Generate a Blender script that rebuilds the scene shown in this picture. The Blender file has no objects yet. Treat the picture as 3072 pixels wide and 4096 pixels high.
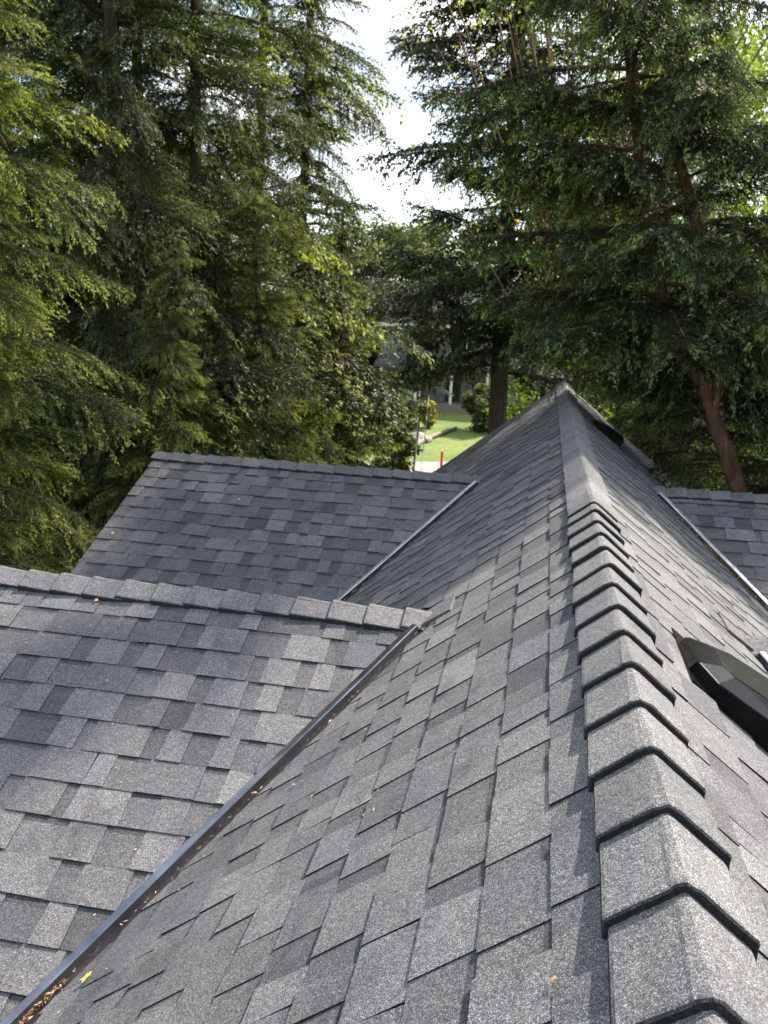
import bpy, bmesh, math, random
import numpy as np
from mathutils import Vector, Matrix, noise

random.seed(7); rng = np.random.default_rng(7)
SC = bpy.context.scene; COL = SC.collection
R = math.radians

# ------------------------------------------------------------------ camera, world, sun, exposure
CAM = Vector((-0.2529, 0.0, 0.7984))
RIGHT = Vector((0.98144, 0.187535, 0.040081)); DOWN = Vector((0.081857, -0.220664, -0.971909)); FWD = Vector((-0.173422, 0.957151, -0.231919))
cd = bpy.data.cameras.new('camera'); cam = bpy.data.objects.new('camera', cd); COL.objects.link(cam)
cam.matrix_world = Matrix(((RIGHT.x, -DOWN.x, -FWD.x, CAM.x), (RIGHT.y, -DOWN.y, -FWD.y, CAM.y), (RIGHT.z, -DOWN.z, -FWD.z, CAM.z), (0, 0, 0, 1)))
cd.sensor_fit = 'VERTICAL'; cd.sensor_height = 4.8; cd.lens = 3383.28 / 4096 * 4.8
cd.dof.use_dof = True; cd.dof.focus_distance = 1.7; cd.dof.aperture_fstop = 1.35
cd.clip_start = 0.05; cd.clip_end = 2000
SC.camera = cam
SUN_AZ, SUN_EL = 38.0, 47.0            # degrees right of +Y, above the horizon
w = bpy.data.worlds.new('World'); SC.world = w; w.use_nodes = True
nt = w.node_tree; nt.nodes.clear()
wo = nt.nodes.new('ShaderNodeOutputWorld'); bg = nt.nodes.new('ShaderNodeBackground'); sky = nt.nodes.new('ShaderNodeTexSky')
sky.sky_type = 'NISHITA'; sky.sun_disc = False; sky.sun_elevation = R(SUN_EL); sky.sun_rotation = R(SUN_AZ)
sky.air_density = 1.0; sky.dust_density = 1.5; sky.ozone_density = 1.0
tc = nt.nodes.new('ShaderNodeTexCoord'); mp = nt.nodes.new('ShaderNodeMapping'); mp.inputs['Scale'].default_value = (1, 1, 2.2)
nz = nt.nodes.new('ShaderNodeTexNoise'); nz.inputs['Scale'].default_value = 2.2; nz.inputs['Detail'].default_value = 7; nz.inputs['Roughness'].default_value = 0.55
rp = nt.nodes.new('ShaderNodeValToRGB'); rp.color_ramp.elements[0].position = 0.40; rp.color_ramp.elements[1].position = 0.60
mx = nt.nodes.new('ShaderNodeMix'); mx.data_type = 'RGBA'
nt.links.new(tc.outputs['Generated'], mp.inputs[0]); nt.links.new(mp.outputs[0], nz.inputs['Vector']); nt.links.new(nz.outputs['Fac'], rp.inputs[0])
nt.links.new(rp.outputs[0], mx.inputs[0]); nt.links.new(sky.outputs[0], mx.inputs[6])
nz2 = nt.nodes.new('ShaderNodeTexNoise'); nz2.inputs['Scale'].default_value = 5.0; nz2.inputs['Detail'].default_value = 6; nt.links.new(mp.outputs[0], nz2.inputs['Vector'])
rp2 = nt.nodes.new('ShaderNodeValToRGB'); rp2.color_ramp.elements[0].position = 0.40; rp2.color_ramp.elements[0].color = (2.5, 2.65, 2.9, 1); rp2.color_ramp.elements[1].position = 0.58; rp2.color_ramp.elements[1].color = (8.2, 8.1, 7.9, 1)
nt.links.new(nz2.outputs['Fac'], rp2.inputs[0]); nt.links.new(rp2.outputs[0], mx.inputs[7])
nt.links.new(mx.outputs[2], bg.inputs[0]); bg.inputs[1].default_value = 0.105; nt.links.new(bg.outputs[0], wo.inputs[0])
sd = bpy.data.lights.new('sun', 'SUN'); sun = bpy.data.objects.new('sun', sd); COL.objects.link(sun)
sd.energy = 3.7; sd.angle = R(1.2); sd.color = (1.0, 0.87, 0.72)
sdir = Vector((math.sin(R(SUN_AZ)) * math.cos(R(SUN_EL)), math.cos(R(SUN_AZ)) * math.cos(R(SUN_EL)), math.sin(R(SUN_EL))))
sun.rotation_euler = sdir.to_track_quat('Z', 'Y').to_euler(); sun.location = (10, 10, 30)
SC.view_settings.view_transform = 'Standard'; SC.view_settings.look = 'None'; SC.view_settings.gamma = 1
SC.view_settings.use_curve_mapping = False; SC.view_settings.exposure = 1.85
SC.render.engine = 'CYCLES'; SC.cycles.max_bounces = 6; SC.cycles.transparent_max_bounces = 8

# ------------------------------------------------------------------ helpers
def px(x, y):                                   # direction through a point of the photo (1659 x 2212)
    v = FWD + RIGHT * ((x * 1.8517 - 1536) / 3383.28) + DOWN * ((y * 1.8517 - 2048) / 3383.28)
    return v
def at(x, y, Y):                                # the same as a point at depth Y
    v = px(x, y); return CAM + v * (Y / v.y)
def proj(P):
    v = Vector(P) - CAM; z = v.dot(FWD)
    if z < 0.05: return None
    return (v.dot(RIGHT) / z * 3383.28 / 4 + 384, v.dot(DOWN) / z * 3383.28 / 4 + 512)

def tagit(o, label=None, cat=None, group=None, kind=None):
    if label: o['label'] = label
    if cat: o['category'] = cat
    if group: o['group'] = group
    if kind: o['kind'] = kind
    return o
def empty(name, loc, label=None, cat=None, group=None):
    o = bpy.data.objects.new(name, None); COL.objects.link(o); o.location = loc; o.empty_display_size = 0.2
    return tagit(o, label, cat, group)
def worldloc(o):
    v = Vector((0, 0, 0))
    while o: v = v + o.location; o = o.parent
    return v
def mesh_obj(name, verts, faces, mat, parent=None, smooth=False, tone=None, origin=None):
    """verts in world coordinates; the object stands at its parent's origin, or at `origin`."""
    off = worldloc(parent) if parent else Vector((0, 0, 0))
    org = Vector(origin) if origin is not None else off
    me = bpy.data.meshes.new(name)
    V = np.asarray(verts, dtype=np.float64).reshape(-1, 3) - np.array(org)
    me.from_pydata(V.tolist() if len(V) < 200000 else V, [], faces)
    if tone is not None:
        a = me.attributes.new('tone', 'FLOAT', 'FACE'); a.data.foreach_set('value', np.asarray(tone, dtype=np.float32))
    me.materials.append(mat)
    if smooth: me.polygons.foreach_set('use_smooth', [True] * len(me.polygons))
    me.update()
    o = bpy.data.objects.new(name, me); COL.objects.link(o)
    if parent: o.parent = parent
    o.location = org - off
    return o
class MB:
    def __init__(s): s.v = []; s.f = []; s.t = []
    def add(s, vs, fs, tone=0.5):
        n = len(s.v); s.v += [tuple(p) for p in vs]; s.f += [tuple(i + n for i in f) for f in fs]; s.t += [tone] * len(fs)
    def box(s, a, b, tone=0.5):
        x0, y0, z0 = a; x1, y1, z1 = b
        s.add([(x0, y0, z0), (x1, y0, z0), (x1, y1, z0), (x0, y1, z0), (x0, y0, z1), (x1, y0, z1), (x1, y1, z1), (x0, y1, z1)],
              [(0, 3, 2, 1), (4, 5, 6, 7), (0, 1, 5, 4), (1, 2, 6, 5), (2, 3, 7, 6), (3, 0, 4, 7)], tone)
    def tube(s, pts, rad, n=6, tone=0.5, cap=True):
        pts = [Vector(p) for p in pts]; m = len(pts); base = len(s.v); ref = Vector((0.3, 0.9, 0.2))
        for i, p in enumerate(pts):
            d = (pts[min(i + 1, m - 1)] - pts[max(i - 1, 0)]).normalized()
            if abs(d.dot(ref)) > 0.95: ref = Vector((1, 0, 0))
            a = d.cross(ref).normalized(); b = d.cross(a).normalized(); r = rad[i] if hasattr(rad, '__len__') else rad
            for k in range(n):
                an = 2 * math.pi * k / n; s.v.append(tuple(p + (a * math.cos(an) + b * math.sin(an)) * r))
        for i in range(m - 1):
            for k in range(n):
                s.f.append((base + i * n + k, base + i * n + (k + 1) % n, base + (i + 1) * n + (k + 1) % n, base + (i + 1) * n + k)); s.t.append(tone)
        if cap:
            s.f.append(tuple(base + k for k in range(n))); s.f.append(tuple(base + (m - 1) * n + k for k in reversed(range(n)))); s.t += [tone, tone]
    def build(s, name, mat, parent=None, smooth=False, origin=None):
        return mesh_obj(name, s.v, s.f, mat, parent, smooth, s.t, origin)

# ------------------------------------------------------------------ materials
def newmat(name, rough=0.8, metal=0.0):
    m = bpy.data.materials.new(name); m.use_nodes = True; t = m.node_tree; b = t.nodes['Principled BSDF']
    b.inputs['Roughness'].default_value = rough; b.inputs['Metallic'].default_value = metal
    return m, t, b
def N(t, kind, **kw):
    n = t.nodes.new(kind)
    for k, v in kw.items():
        if k in n.inputs: n.inputs[k].default_value = v
        else: setattr(n, k, v)
    return n
def ramp(t, stops, src=None):
    r = t.nodes.new('ShaderNodeValToRGB'); e = r.color_ramp.elements
    while len(e) < len(stops): e.new(0.5)
    for i, (p, c) in enumerate(stops): e[i].position = p; e[i].color = (c[0], c[1], c[2], 1) if hasattr(c, '__len__') else (c, c, c, 1)
    if src: t.links.new(src, r.inputs[0])
    return r
def mixc(t, mode, fac, a, b):
    m = t.nodes.new('ShaderNodeMix'); m.data_type = 'RGBA'; m.blend_type = mode
    for i, v in ((0, fac), (6, a), (7, b)):
        if hasattr(v, 'links'): t.links.new(v, m.inputs[i])
        elif hasattr(v, '__len__'): m.inputs[i].default_value = (v[0], v[1], v[2], 1)
        else: m.inputs[i].default_value = v
    return m.outputs[2]
def noisy(name, c1, c2, scale=5, rough=0.8, detail=5, bump=0.0, metal=0.0, stretch=None):
    m, t, b = newmat(name, rough, metal)
    g = N(t, 'ShaderNodeNewGeometry'); src = g.outputs['Position']
    if stretch:
        mpn = N(t, 'ShaderNodeMapping'); mpn.inputs['Scale'].default_value = stretch; t.links.new(src, mpn.inputs[0]); src = mpn.outputs[0]
    n = N(t, 'ShaderNodeTexNoise', Scale=scale, Detail=detail); t.links.new(src, n.inputs['Vector'])
    r = ramp(t, [(0.3, c1), (0.7, c2)], n.outputs['Fac']); t.links.new(r.outputs[0], b.inputs['Base Color'])
    if bump:
        bp = N(t, 'ShaderNodeBump', Strength=bump, Distance=0.02); t.links.new(n.outputs['Fac'], bp.inputs['Height']); t.links.new(bp.outputs[0], b.inputs['Normal'])
    return m

def shingle_material(name, lo, hi, edge=None):
    """mineral granules: the piece's own blend colour (tone), coarse mottling and 2 mm grains with relief"""
    m, t, b = newmat(name, 0.82)
    g = N(t, 'ShaderNodeNewGeometry'); P = g.outputs['Position']
    at_ = N(t, 'ShaderNodeAttribute', attribute_name='tone')
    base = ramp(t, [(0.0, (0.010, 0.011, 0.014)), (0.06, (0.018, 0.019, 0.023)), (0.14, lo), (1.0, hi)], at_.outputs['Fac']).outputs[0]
    vo = N(t, 'ShaderNodeTexVoronoi', Scale=700.0); t.links.new(P, vo.inputs['Vector'])
    sp = N(t, 'ShaderNodeSeparateColor'); t.links.new(vo.outputs['Color'], sp.inputs[0])
    gr = ramp(t, [(0.0, (0.25, 0.26, 0.29)), (0.5, (0.68, 0.69, 0.72)), (0.82, (1.35, 1.35, 1.33)), (1.0, (3.1, 3.0, 2.8))], sp.outputs[0]).outputs[0]
    col = mixc(t, 'MULTIPLY', 1.0, base, gr)
    n1 = N(t, 'ShaderNodeTexNoise', Scale=90.0, Detail=4.0); t.links.new(P, n1.inputs['Vector'])
    col = mixc(t, 'MULTIPLY', 1.0, col, ramp(t, [(0.25, 0.80), (0.75, 1.2)], n1.outputs['Fac']).outputs[0])
    n2 = N(t, 'ShaderNodeTexNoise', Scale=2.3, Detail=6.0, Roughness=0.6); t.links.new(P, n2.inputs['Vector'])
    col = mixc(t, 'MULTIPLY', 1.0, col, ramp(t, [(0.3, (0.78, 0.80, 0.85)), (0.7, (1.18, 1.15, 1.10))], n2.outputs['Fac']).outputs[0])
    n3 = N(t, 'ShaderNodeTexNoise', Scale=7.0, Detail=5.0, Roughness=0.65); t.links.new(P, n3.inputs['Vector'])
    du = ramp(t, [(0.62, 0.0), (0.74, 0.22)], n3.outputs['Fac']).outputs[0]
    col = mixc(t, 'MIX', du, col, (0.17, 0.15, 0.13))
    n5 = N(t, 'ShaderNodeTexNoise', Scale=3.6, Detail=7.0, Roughness=0.7, Distortion=0.6); t.links.new(P, n5.inputs['Vector'])
    col = mixc(t, 'MULTIPLY', 1.0, col, ramp(t, [(0.56, 1.0), (0.70, (0.60, 0.60, 0.61))], n5.outputs['Fac']).outputs[0])
    n4 = N(t, 'ShaderNodeTexNoise', Scale=24.0, Detail=4.0, Roughness=0.7); t.links.new(P, n4.inputs['Vector'])
    col = mixc(t, 'MULTIPLY', 1.0, col, ramp(t, [(0.3, (0.84, 0.85, 0.87)), (0.72, (1.16, 1.15, 1.13))], n4.outputs['Fac']).outputs[0])
    t.links.new(col, b.inputs['Base Color'])
    b.inputs['Specular IOR Level'].default_value = 0.35
    bp = N(t, 'ShaderNodeBump', Strength=0.55, Distance=0.0012); t.links.new(sp.outputs[1], bp.inputs['Height'])
    bp2 = N(t, 'ShaderNodeBump', Strength=0.35, Distance=0.006); t.links.new(n1.outputs['Fac'], bp2.inputs['Height']); t.links.new(bp.outputs[0], bp2.inputs['Normal'])
    t.links.new(bp2.outputs[0], b.inputs['Normal'])
    return m
M = {}
M['shingle'] = shingle_material('shingle', (0.053, 0.058, 0.068), (0.164, 0.170, 0.184))
M['cap'] = shingle_material('ridge_cap', (0.062, 0.067, 0.078), (0.155, 0.160, 0.172))
M['deck'] = noisy('roof_felt', (0.012, 0.012, 0.014), (0.03, 0.03, 0.032), 30)
M['metal'] = noisy('black_flashing', (0.09, 0.10, 0.125), (0.22, 0.23, 0.26), 9, rough=0.26, metal=0.9)
M['metal'].node_tree.nodes['Principled BSDF'].inputs['Coat Weight'].default_value = 0.5
M['sky_sheen_metal'] = noisy('sky_sheen_flashing', (0.42, 0.43, 0.45), (0.62, 0.62, 0.62), 9, rough=0.4, metal=0.8)  # paler copy of the valley metal, its sky reflection put into the colour
M['vent'] = noisy('black_plastic', (0.004, 0.004, 0.005), (0.009, 0.009, 0.008), 12, rough=0.22, bump=0.03)
M['vent'].node_tree.nodes['Principled BSDF'].inputs['Specular IOR Level'].default_value = 0.10
M['gutter'] = noisy('gutter_metal', (0.02, 0.02, 0.024), (0.04, 0.04, 0.044), 10, rough=0.35)
M['white'] = noisy('white_trim', (0.55, 0.55, 0.53), (0.7, 0.7, 0.68), 4, rough=0.6)
M['siding'] = noisy('grey_siding', (0.13, 0.135, 0.14), (0.19, 0.195, 0.2), 3, rough=0.7)
M['glass'] = noisy('window_glass', (0.02, 0.025, 0.03), (0.04, 0.045, 0.05), 1, rough=0.08)
M['dark'] = noisy('dark_interior', (0.012, 0.012, 0.012), (0.02, 0.02, 0.02), 3)
M['farroof'] = noisy('far_roofing', (0.035, 0.035, 0.04), (0.07, 0.07, 0.075), 6)
M['road'] = noisy('road', (0.20, 0.195, 0.185), (0.28, 0.27, 0.255), 3, rough=0.9)
M['orange'] = noisy('orange_plastic', (0.75, 0.07, 0.02), (0.85, 0.10, 0.03), 4, rough=0.5)
M['wire'] = noisy('wire', (0.22, 0.22, 0.21), (0.3, 0.3, 0.29), 2, rough=0.4)
M['wood'] = noisy('weathered_wood', (0.10, 0.085, 0.07), (0.22, 0.19, 0.16), 12, bump=0.4)
M['stone'] = noisy('stone', (0.14, 0.13, 0.12), (0.32, 0.30, 0.27), 6, bump=0.4)
M['litter'] = None

def bark_mat(name, c1, c2, c3):
    m, t, b = newmat(name, 0.9)
    g = N(t, 'ShaderNodeNewGeometry'); mpn = N(t, 'ShaderNodeMapping'); mpn.inputs['Scale'].default_value = (9, 9, 1.6); t.links.new(g.outputs['Position'], mpn.inputs[0])
    n = N(t, 'ShaderNodeTexNoise', Scale=2.2, Detail=8.0, Roughness=0.7); t.links.new(mpn.outputs[0], n.inputs['Vector'])
    r = ramp(t, [(0.3, c1), (0.52, c2), (0.7, c3)], n.outputs['Fac']); t.links.new(r.outputs[0], b.inputs['Base Color'])
    bp = N(t, 'ShaderNodeBump', Strength=0.9, Distance=0.03); t.links.new(n.outputs['Fac'], bp.inputs['Height']); t.links.new(bp.outputs[0], b.inputs['Normal'])
    return m
M['bark_red'] = bark_mat('reddish_bark', (0.035, 0.02, 0.013), (0.15, 0.075, 0.045), (0.28, 0.16, 0.10))
M['bark'] = bark_mat('brown_bark', (0.025, 0.02, 0.015), (0.07, 0.05, 0.035), (0.13, 0.10, 0.07))

def leaf_mat(name, dark, mid, tip, trans=0.35, rough=0.55):
    m, t, b = newmat(name, rough)
    a = N(t, 'ShaderNodeAttribute', attribute_name='tone')
    g = N(t, 'ShaderNodeNewGeometry')
    n = N(t, 'ShaderNodeTexNoise', Scale=0.9, Detail=3.0); t.links.new(g.outputs['Position'], n.inputs['Vector'])
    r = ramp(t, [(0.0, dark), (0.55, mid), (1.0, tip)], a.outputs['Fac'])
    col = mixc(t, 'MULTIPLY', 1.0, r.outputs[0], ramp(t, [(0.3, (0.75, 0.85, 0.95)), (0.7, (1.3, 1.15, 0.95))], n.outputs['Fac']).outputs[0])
    t.links.new(col, b.inputs['Base Color']); b.inputs['Specular IOR Level'].default_value = 0.3
    tr = N(t, 'ShaderNodeBsdfTranslucent'); tcol = mixc(t, 'MULTIPLY', 1.0, col, (1.5, 1.7, 0.6)); t.links.new(tcol, tr.inputs[0])
    ms = N(t, 'ShaderNodeMixShader'); ms.inputs[0].default_value = trans
    out = t.nodes['Material Output']; t.links.new(b.outputs[0], ms.inputs[1]); t.links.new(tr.outputs[0], ms.inputs[2]); t.links.new(ms.outputs[0], out.inputs[0])
    return m
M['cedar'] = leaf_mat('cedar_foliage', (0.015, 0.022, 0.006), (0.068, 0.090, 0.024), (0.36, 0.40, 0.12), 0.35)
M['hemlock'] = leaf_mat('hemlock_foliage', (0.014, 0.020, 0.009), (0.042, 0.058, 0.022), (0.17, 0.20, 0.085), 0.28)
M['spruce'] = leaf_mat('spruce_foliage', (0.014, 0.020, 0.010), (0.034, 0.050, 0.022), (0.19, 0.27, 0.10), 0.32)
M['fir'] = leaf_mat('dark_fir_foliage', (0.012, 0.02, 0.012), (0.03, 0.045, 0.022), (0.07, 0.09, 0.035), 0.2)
M['maple'] = leaf_mat('maple_foliage', (0.07, 0.10, 0.02), (0.13, 0.18, 0.035), (0.26, 0.31, 0.07), 0.45)
M['bud'] = leaf_mat('young_leaves', (0.16, 0.15, 0.04), (0.26, 0.24, 0.07), (0.40, 0.36, 0.12), 0.45)
M['grass'] = leaf_mat('grass_blades', (0.06, 0.12, 0.015), (0.12, 0.20, 0.03), (0.22, 0.32, 0.05), 0.4)

# ------------------------------------------------------------------ ground, road
def gz(x, y):
    d = max(0.0, y - 40)
    return -6.6 + min(1.3, d * 0.075) + 0.12 * noise.noise(Vector((x * 0.12, y * 0.12, 0)))
def ground():
    xs = np.concatenate([np.linspace(-600, -70, 12), np.linspace(-60, 60, 61), np.linspace(70, 600, 12)])
    ys = np.concatenate([np.linspace(-300, -30, 8), np.linspace(-24, 110, 68), np.linspace(130, 900, 12)])
    V = [(x, y, gz(x, y)) for y in ys for x in xs]; n = len(xs)
    F = [(j * n + i, j * n + i + 1, (j + 1) * n + i + 1, (j + 1) * n + i) for j in range(len(ys) - 1) for i in range(n - 1)]
    m, t, b = newmat('ground', 0.95)
    g = N(t, 'ShaderNodeNewGeometry'); n1 = N(t, 'ShaderNodeTexNoise', Scale=0.45, Detail=8.0, Roughness=0.65); t.links.new(g.outputs['Position'], n1.inputs['Vector'])
    n2 = N(t, 'ShaderNodeTexNoise', Scale=9.0, Detail=5.0); t.links.new(g.outputs['Position'], n2.inputs['Vector'])
    c = ramp(t, [(0.38, (0.07, 0.12, 0.02)), (0.56, (0.12, 0.17, 0.03)), (0.70, (0.19, 0.15, 0.08))], n1.outputs['Fac']).outputs[0]
    c = mixc(t, 'MULTIPLY', 1.0, c, ramp(t, [(0.3, 0.6), (0.7, 1.3)], n2.outputs['Fac']).outputs[0]); t.links.new(c, b.inputs['Base Color'])
    o = mesh_obj('ground', V, F, m, smooth=True); tagit(o, kind='structure')
ground()
rd = MB()
rp_ = [(-60, 36.5), (-30, 37.5), (-14, 39), (-4, 42), (6, 46), (22, 50), (60, 56)]
for (x0, y0), (x1, y1) in zip(rp_, rp_[1:]):
    for k in range(8):
        a, c = k / 8, (k + 1) / 8
        q = [(x0 + (x1 - x0) * f, y0 + (y1 - y0) * f) for f in (a, c)]
        w_ = 5.5
        rd.add([(q[0][0], q[0][1] - w_, gz(q[0][0], q[0][1] - w_) + 0.03), (q[1][0], q[1][1] - w_, gz(q[1][0], q[1][1] - w_) + 0.03),
                (q[1][0], q[1][1], gz(*q[1]) + 0.03), (q[0][0], q[0][1], gz(*q[0]) + 0.03)], [(0, 1, 2, 3)])
tagit(rd.build('road', M['road']), kind='structure')

# ------------------------------------------------------------------ the house under the camera
T = 0.80; TG = 0.45; YEND = 11.05; Y0 = -1.6
ZE = -1.385                                     # eave height
GAB = [dict(y=3.54, z=-0.525, q=0.346, s=-1), dict(y=7.03, z=-0.545, q=0.3605, s=-1),
       dict(y=3.70, z=-0.545, q=0.33, s=1), dict(y=7.06, z=-0.54, q=0.31, s=1)]
XR = 3.62                                       # rake of the cross gables
house = empty('house', (0, 5, -6.6), 'house seen from its own ridge, charcoal shingled roof with low cross gables and black vents', 'house')
def warp(P):
    x, y, z = P
    d = 0.006 * noise.noise(Vector((x * 1.3, y * 1.3, 0))) + 0.0025 * noise.noise(Vector((x * 6, y * 6, 3))) + 0.010 * noise.noise(Vector((0.3 * x, y * 0.45, 9)))
    return (x + 0.35 * d, y, z + d)
def roofz(x, y):
    z = -T * abs(x)
    for g in GAB:
        if x * g['s'] > 0 and abs(x) <= XR: z = max(z, g['z'] - TG * abs(y - g['y']))
    return z
cT, sT = 1 / math.hypot(1, T), T / math.hypot(1, T); cG, sG = 1 / math.hypot(1, TG), TG / math.hypot(1, TG)
def hidden(P):
    for k in range(1, 40):
        f = k / 40; q = CAM.lerp(Vector(P), f)
        if (Vector(P) - q).length < 0.25: break
        if Y0 < q.y < YEND and q.z < roofz(q.x, q.y) - 0.03 and abs(q.x) < XR: return True
    return False
def clip(poly, f):
    out = []
    for i, p in enumerate(poly):
        q = poly[(i + 1) % len(poly)]; a, b = f(p), f(q)
        if a >= 0: out.append(p)
        if (a >= 0) != (b >= 0):
            r = a / (a - b); out.append((p[0] + (q[0] - p[0]) * r, p[1] + (q[1] - p[1]) * r))
    return out
def area(poly): return 0.5 * abs(sum(poly[i][0] * poly[(i + 1) % len(poly)][1] - poly[(i + 1) % len(poly)][0] * poly[i][1] for i in range(len(poly))))

class Slope:
    """a roof plane: u along its ridge, v down the slope, h above it"""
    def __init__(s, org, u, v, n, name): s.o, s.u, s.v, s.n, s.name = Vector(org), Vector(u), Vector(v), Vector(n), name; s.pieces = []
    def P(s, u, v, h): return s.o + s.u * u + s.v * v + s.n * h
def piece(sl, poly, v0, v1, h0, h1, tone, skew=0.0, vt=None, band=0):
    """a closed wedge over the polygon, its height running from h0 (top) to h1 (butt)"""
    if len(poly) < 3 or area(poly) < 2e-4: return
    vt = v0 if vt is None else vt
    hh = lambda p: h0 + (h1 - h0) * (p[1] - vt) / (v1 - vt) + skew * (p[0] - poly[0][0])
    # long pieces get a little sag along the butt
    n = len(poly)
    top = [warp(sl.P(p[0], p[1], hh(p))) for p in poly]; bot = [warp(sl.P(p[0], p[1], -0.002)) for p in poly]
    V = top + bot; F = [tuple(range(n))] + [(i, i + n, (i + 1) % n + n, (i + 1) % n) for i in range(n)]
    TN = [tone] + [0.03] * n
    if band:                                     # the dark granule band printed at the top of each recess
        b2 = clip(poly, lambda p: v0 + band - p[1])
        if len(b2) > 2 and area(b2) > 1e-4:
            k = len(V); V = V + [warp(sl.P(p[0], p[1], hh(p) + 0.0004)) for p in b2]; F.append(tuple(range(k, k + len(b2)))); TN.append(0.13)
    sl.pieces.append((V, F, TN, poly))
E_ = 0.1435
def shingle_slope(sl, ulo, uhi, s1, vmax, clips, rs):
    k = 0; v0 = 0.05; v1 = s1
    if s1 > 0.25: v0 = s1 - E_
    while v0 > 0.06: s1 -= E_; v1 = s1; v0 = max(0.05, s1 - E_)
    while v0 < vmax - 0.01:
        v1 = min(v1, vmax); u = ulo - rs.uniform(0, 0.3); tooth = rs.random() < 0.5; course_j = rs.uniform(-0.0015, 0.0015)
        while u < uhi:
            if tooth: L = rs.choice([0.09, 0.11, 0.14, 0.16, 0.19, 0.22]) * rs.uniform(0.9, 1.1)
            else: L = rs.choice([0.04, 0.06, 0.08, 0.11, 0.14, 0.17]) * rs.uniform(0.9, 1.1)
            j = course_j + rs.uniform(-0.0012, 0.0012)
            tp = 0.004 if tooth else -0.004
            a = [(u - 0 + tp, v0 - 0.002), (u + L - tp, v0 - 0.002), (u + L, v1 + j), (u, v1 + j)]
            if tooth and rs.random() < 0.16: cut = None
            poly = clip(clip(a, lambda p: p[0] - ulo), lambda p: uhi - p[0])
            um = sum(p[0] for p in a) / 4; vm = (v0 + v1) / 2
            for cf in clips:
                f = cf(um, vm)
                if f and poly: poly = clip(poly, f)
            if poly:
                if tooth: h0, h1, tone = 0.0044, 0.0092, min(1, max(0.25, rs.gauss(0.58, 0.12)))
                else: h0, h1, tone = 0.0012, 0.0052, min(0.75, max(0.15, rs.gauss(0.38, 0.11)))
                lift = rs.choice([0, 0, 0, 0.001, 0.002])
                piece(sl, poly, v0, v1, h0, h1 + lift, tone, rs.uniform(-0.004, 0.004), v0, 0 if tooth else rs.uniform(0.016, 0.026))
            u += L
            # mostly alternate tooth / gap, sometimes two colours butt together
            tooth = (not tooth) if rs.random() < 0.88 else tooth
        v0 = v1; v1 += E_

def main_clips(side):
    out = []
    for g in GAB:
        if g['s'] != side: continue
        def cf(u, v, g=g):
            # open channel of 5 cm beside the valley rib
            if abs(u - g['y']) > 2.1: return None
            sg = -1 if u < g['y'] else 1
            m = 0.056
            if u < g['y'] + 0.02: return lambda p: (-T * cT * p[1]) - (g['z'] - TG * (g['y'] - p[0])) - m
            return lambda p: (-T * cT * p[1]) - (g['z'] - TG * (p[0] - g['y'])) - m
        out.append(cf)
    return out
slopes = []
rs = random.Random(11)
VM = 1.73 / cT                                   # slope length of the main roof
for side in (-1, 1):
    sl = Slope((0, 0, 0), (0, 1, 0), (side * cT, 0, -sT), (side * sT, 0, cT), 'main')
    shingle_slope(sl, Y0, YEND, 0.2162 if side < 0 else 0.205, VM, main_clips(side), rs); sl.geo = [(side * 0.0, Y0), (side * 0.0, YEND)]
    slopes.append(sl)
for gi, g in enumerate(GAB):
    for sy in (-1, 1):
        sd_ = g['s']
        others = [o for o in GAB if o['s'] == sd_ and o is not g]; oy = others[0]['y']
        vm = (g['z'] - ZE) / TG / cG
        if (oy - g['y']) * sy > 0: vm = abs(oy - g['y']) / 2 / cG
        sl = Slope((0, g['y'], g['z']), (sd_, 0, 0), (0, sy * cG, -sG), (0, sy * sG, cG), 'gable')
        def cf(u, v, g=g, sy=sy): return lambda p: (g['z'] - TG * cG * p[1]) - (-T * p[0]) - 0.027   # above the main roof
        shingle_slope(sl, 0.3, XR, g['q'] - 0.0, vm, [cf], rs); slopes.append(sl)
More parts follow.
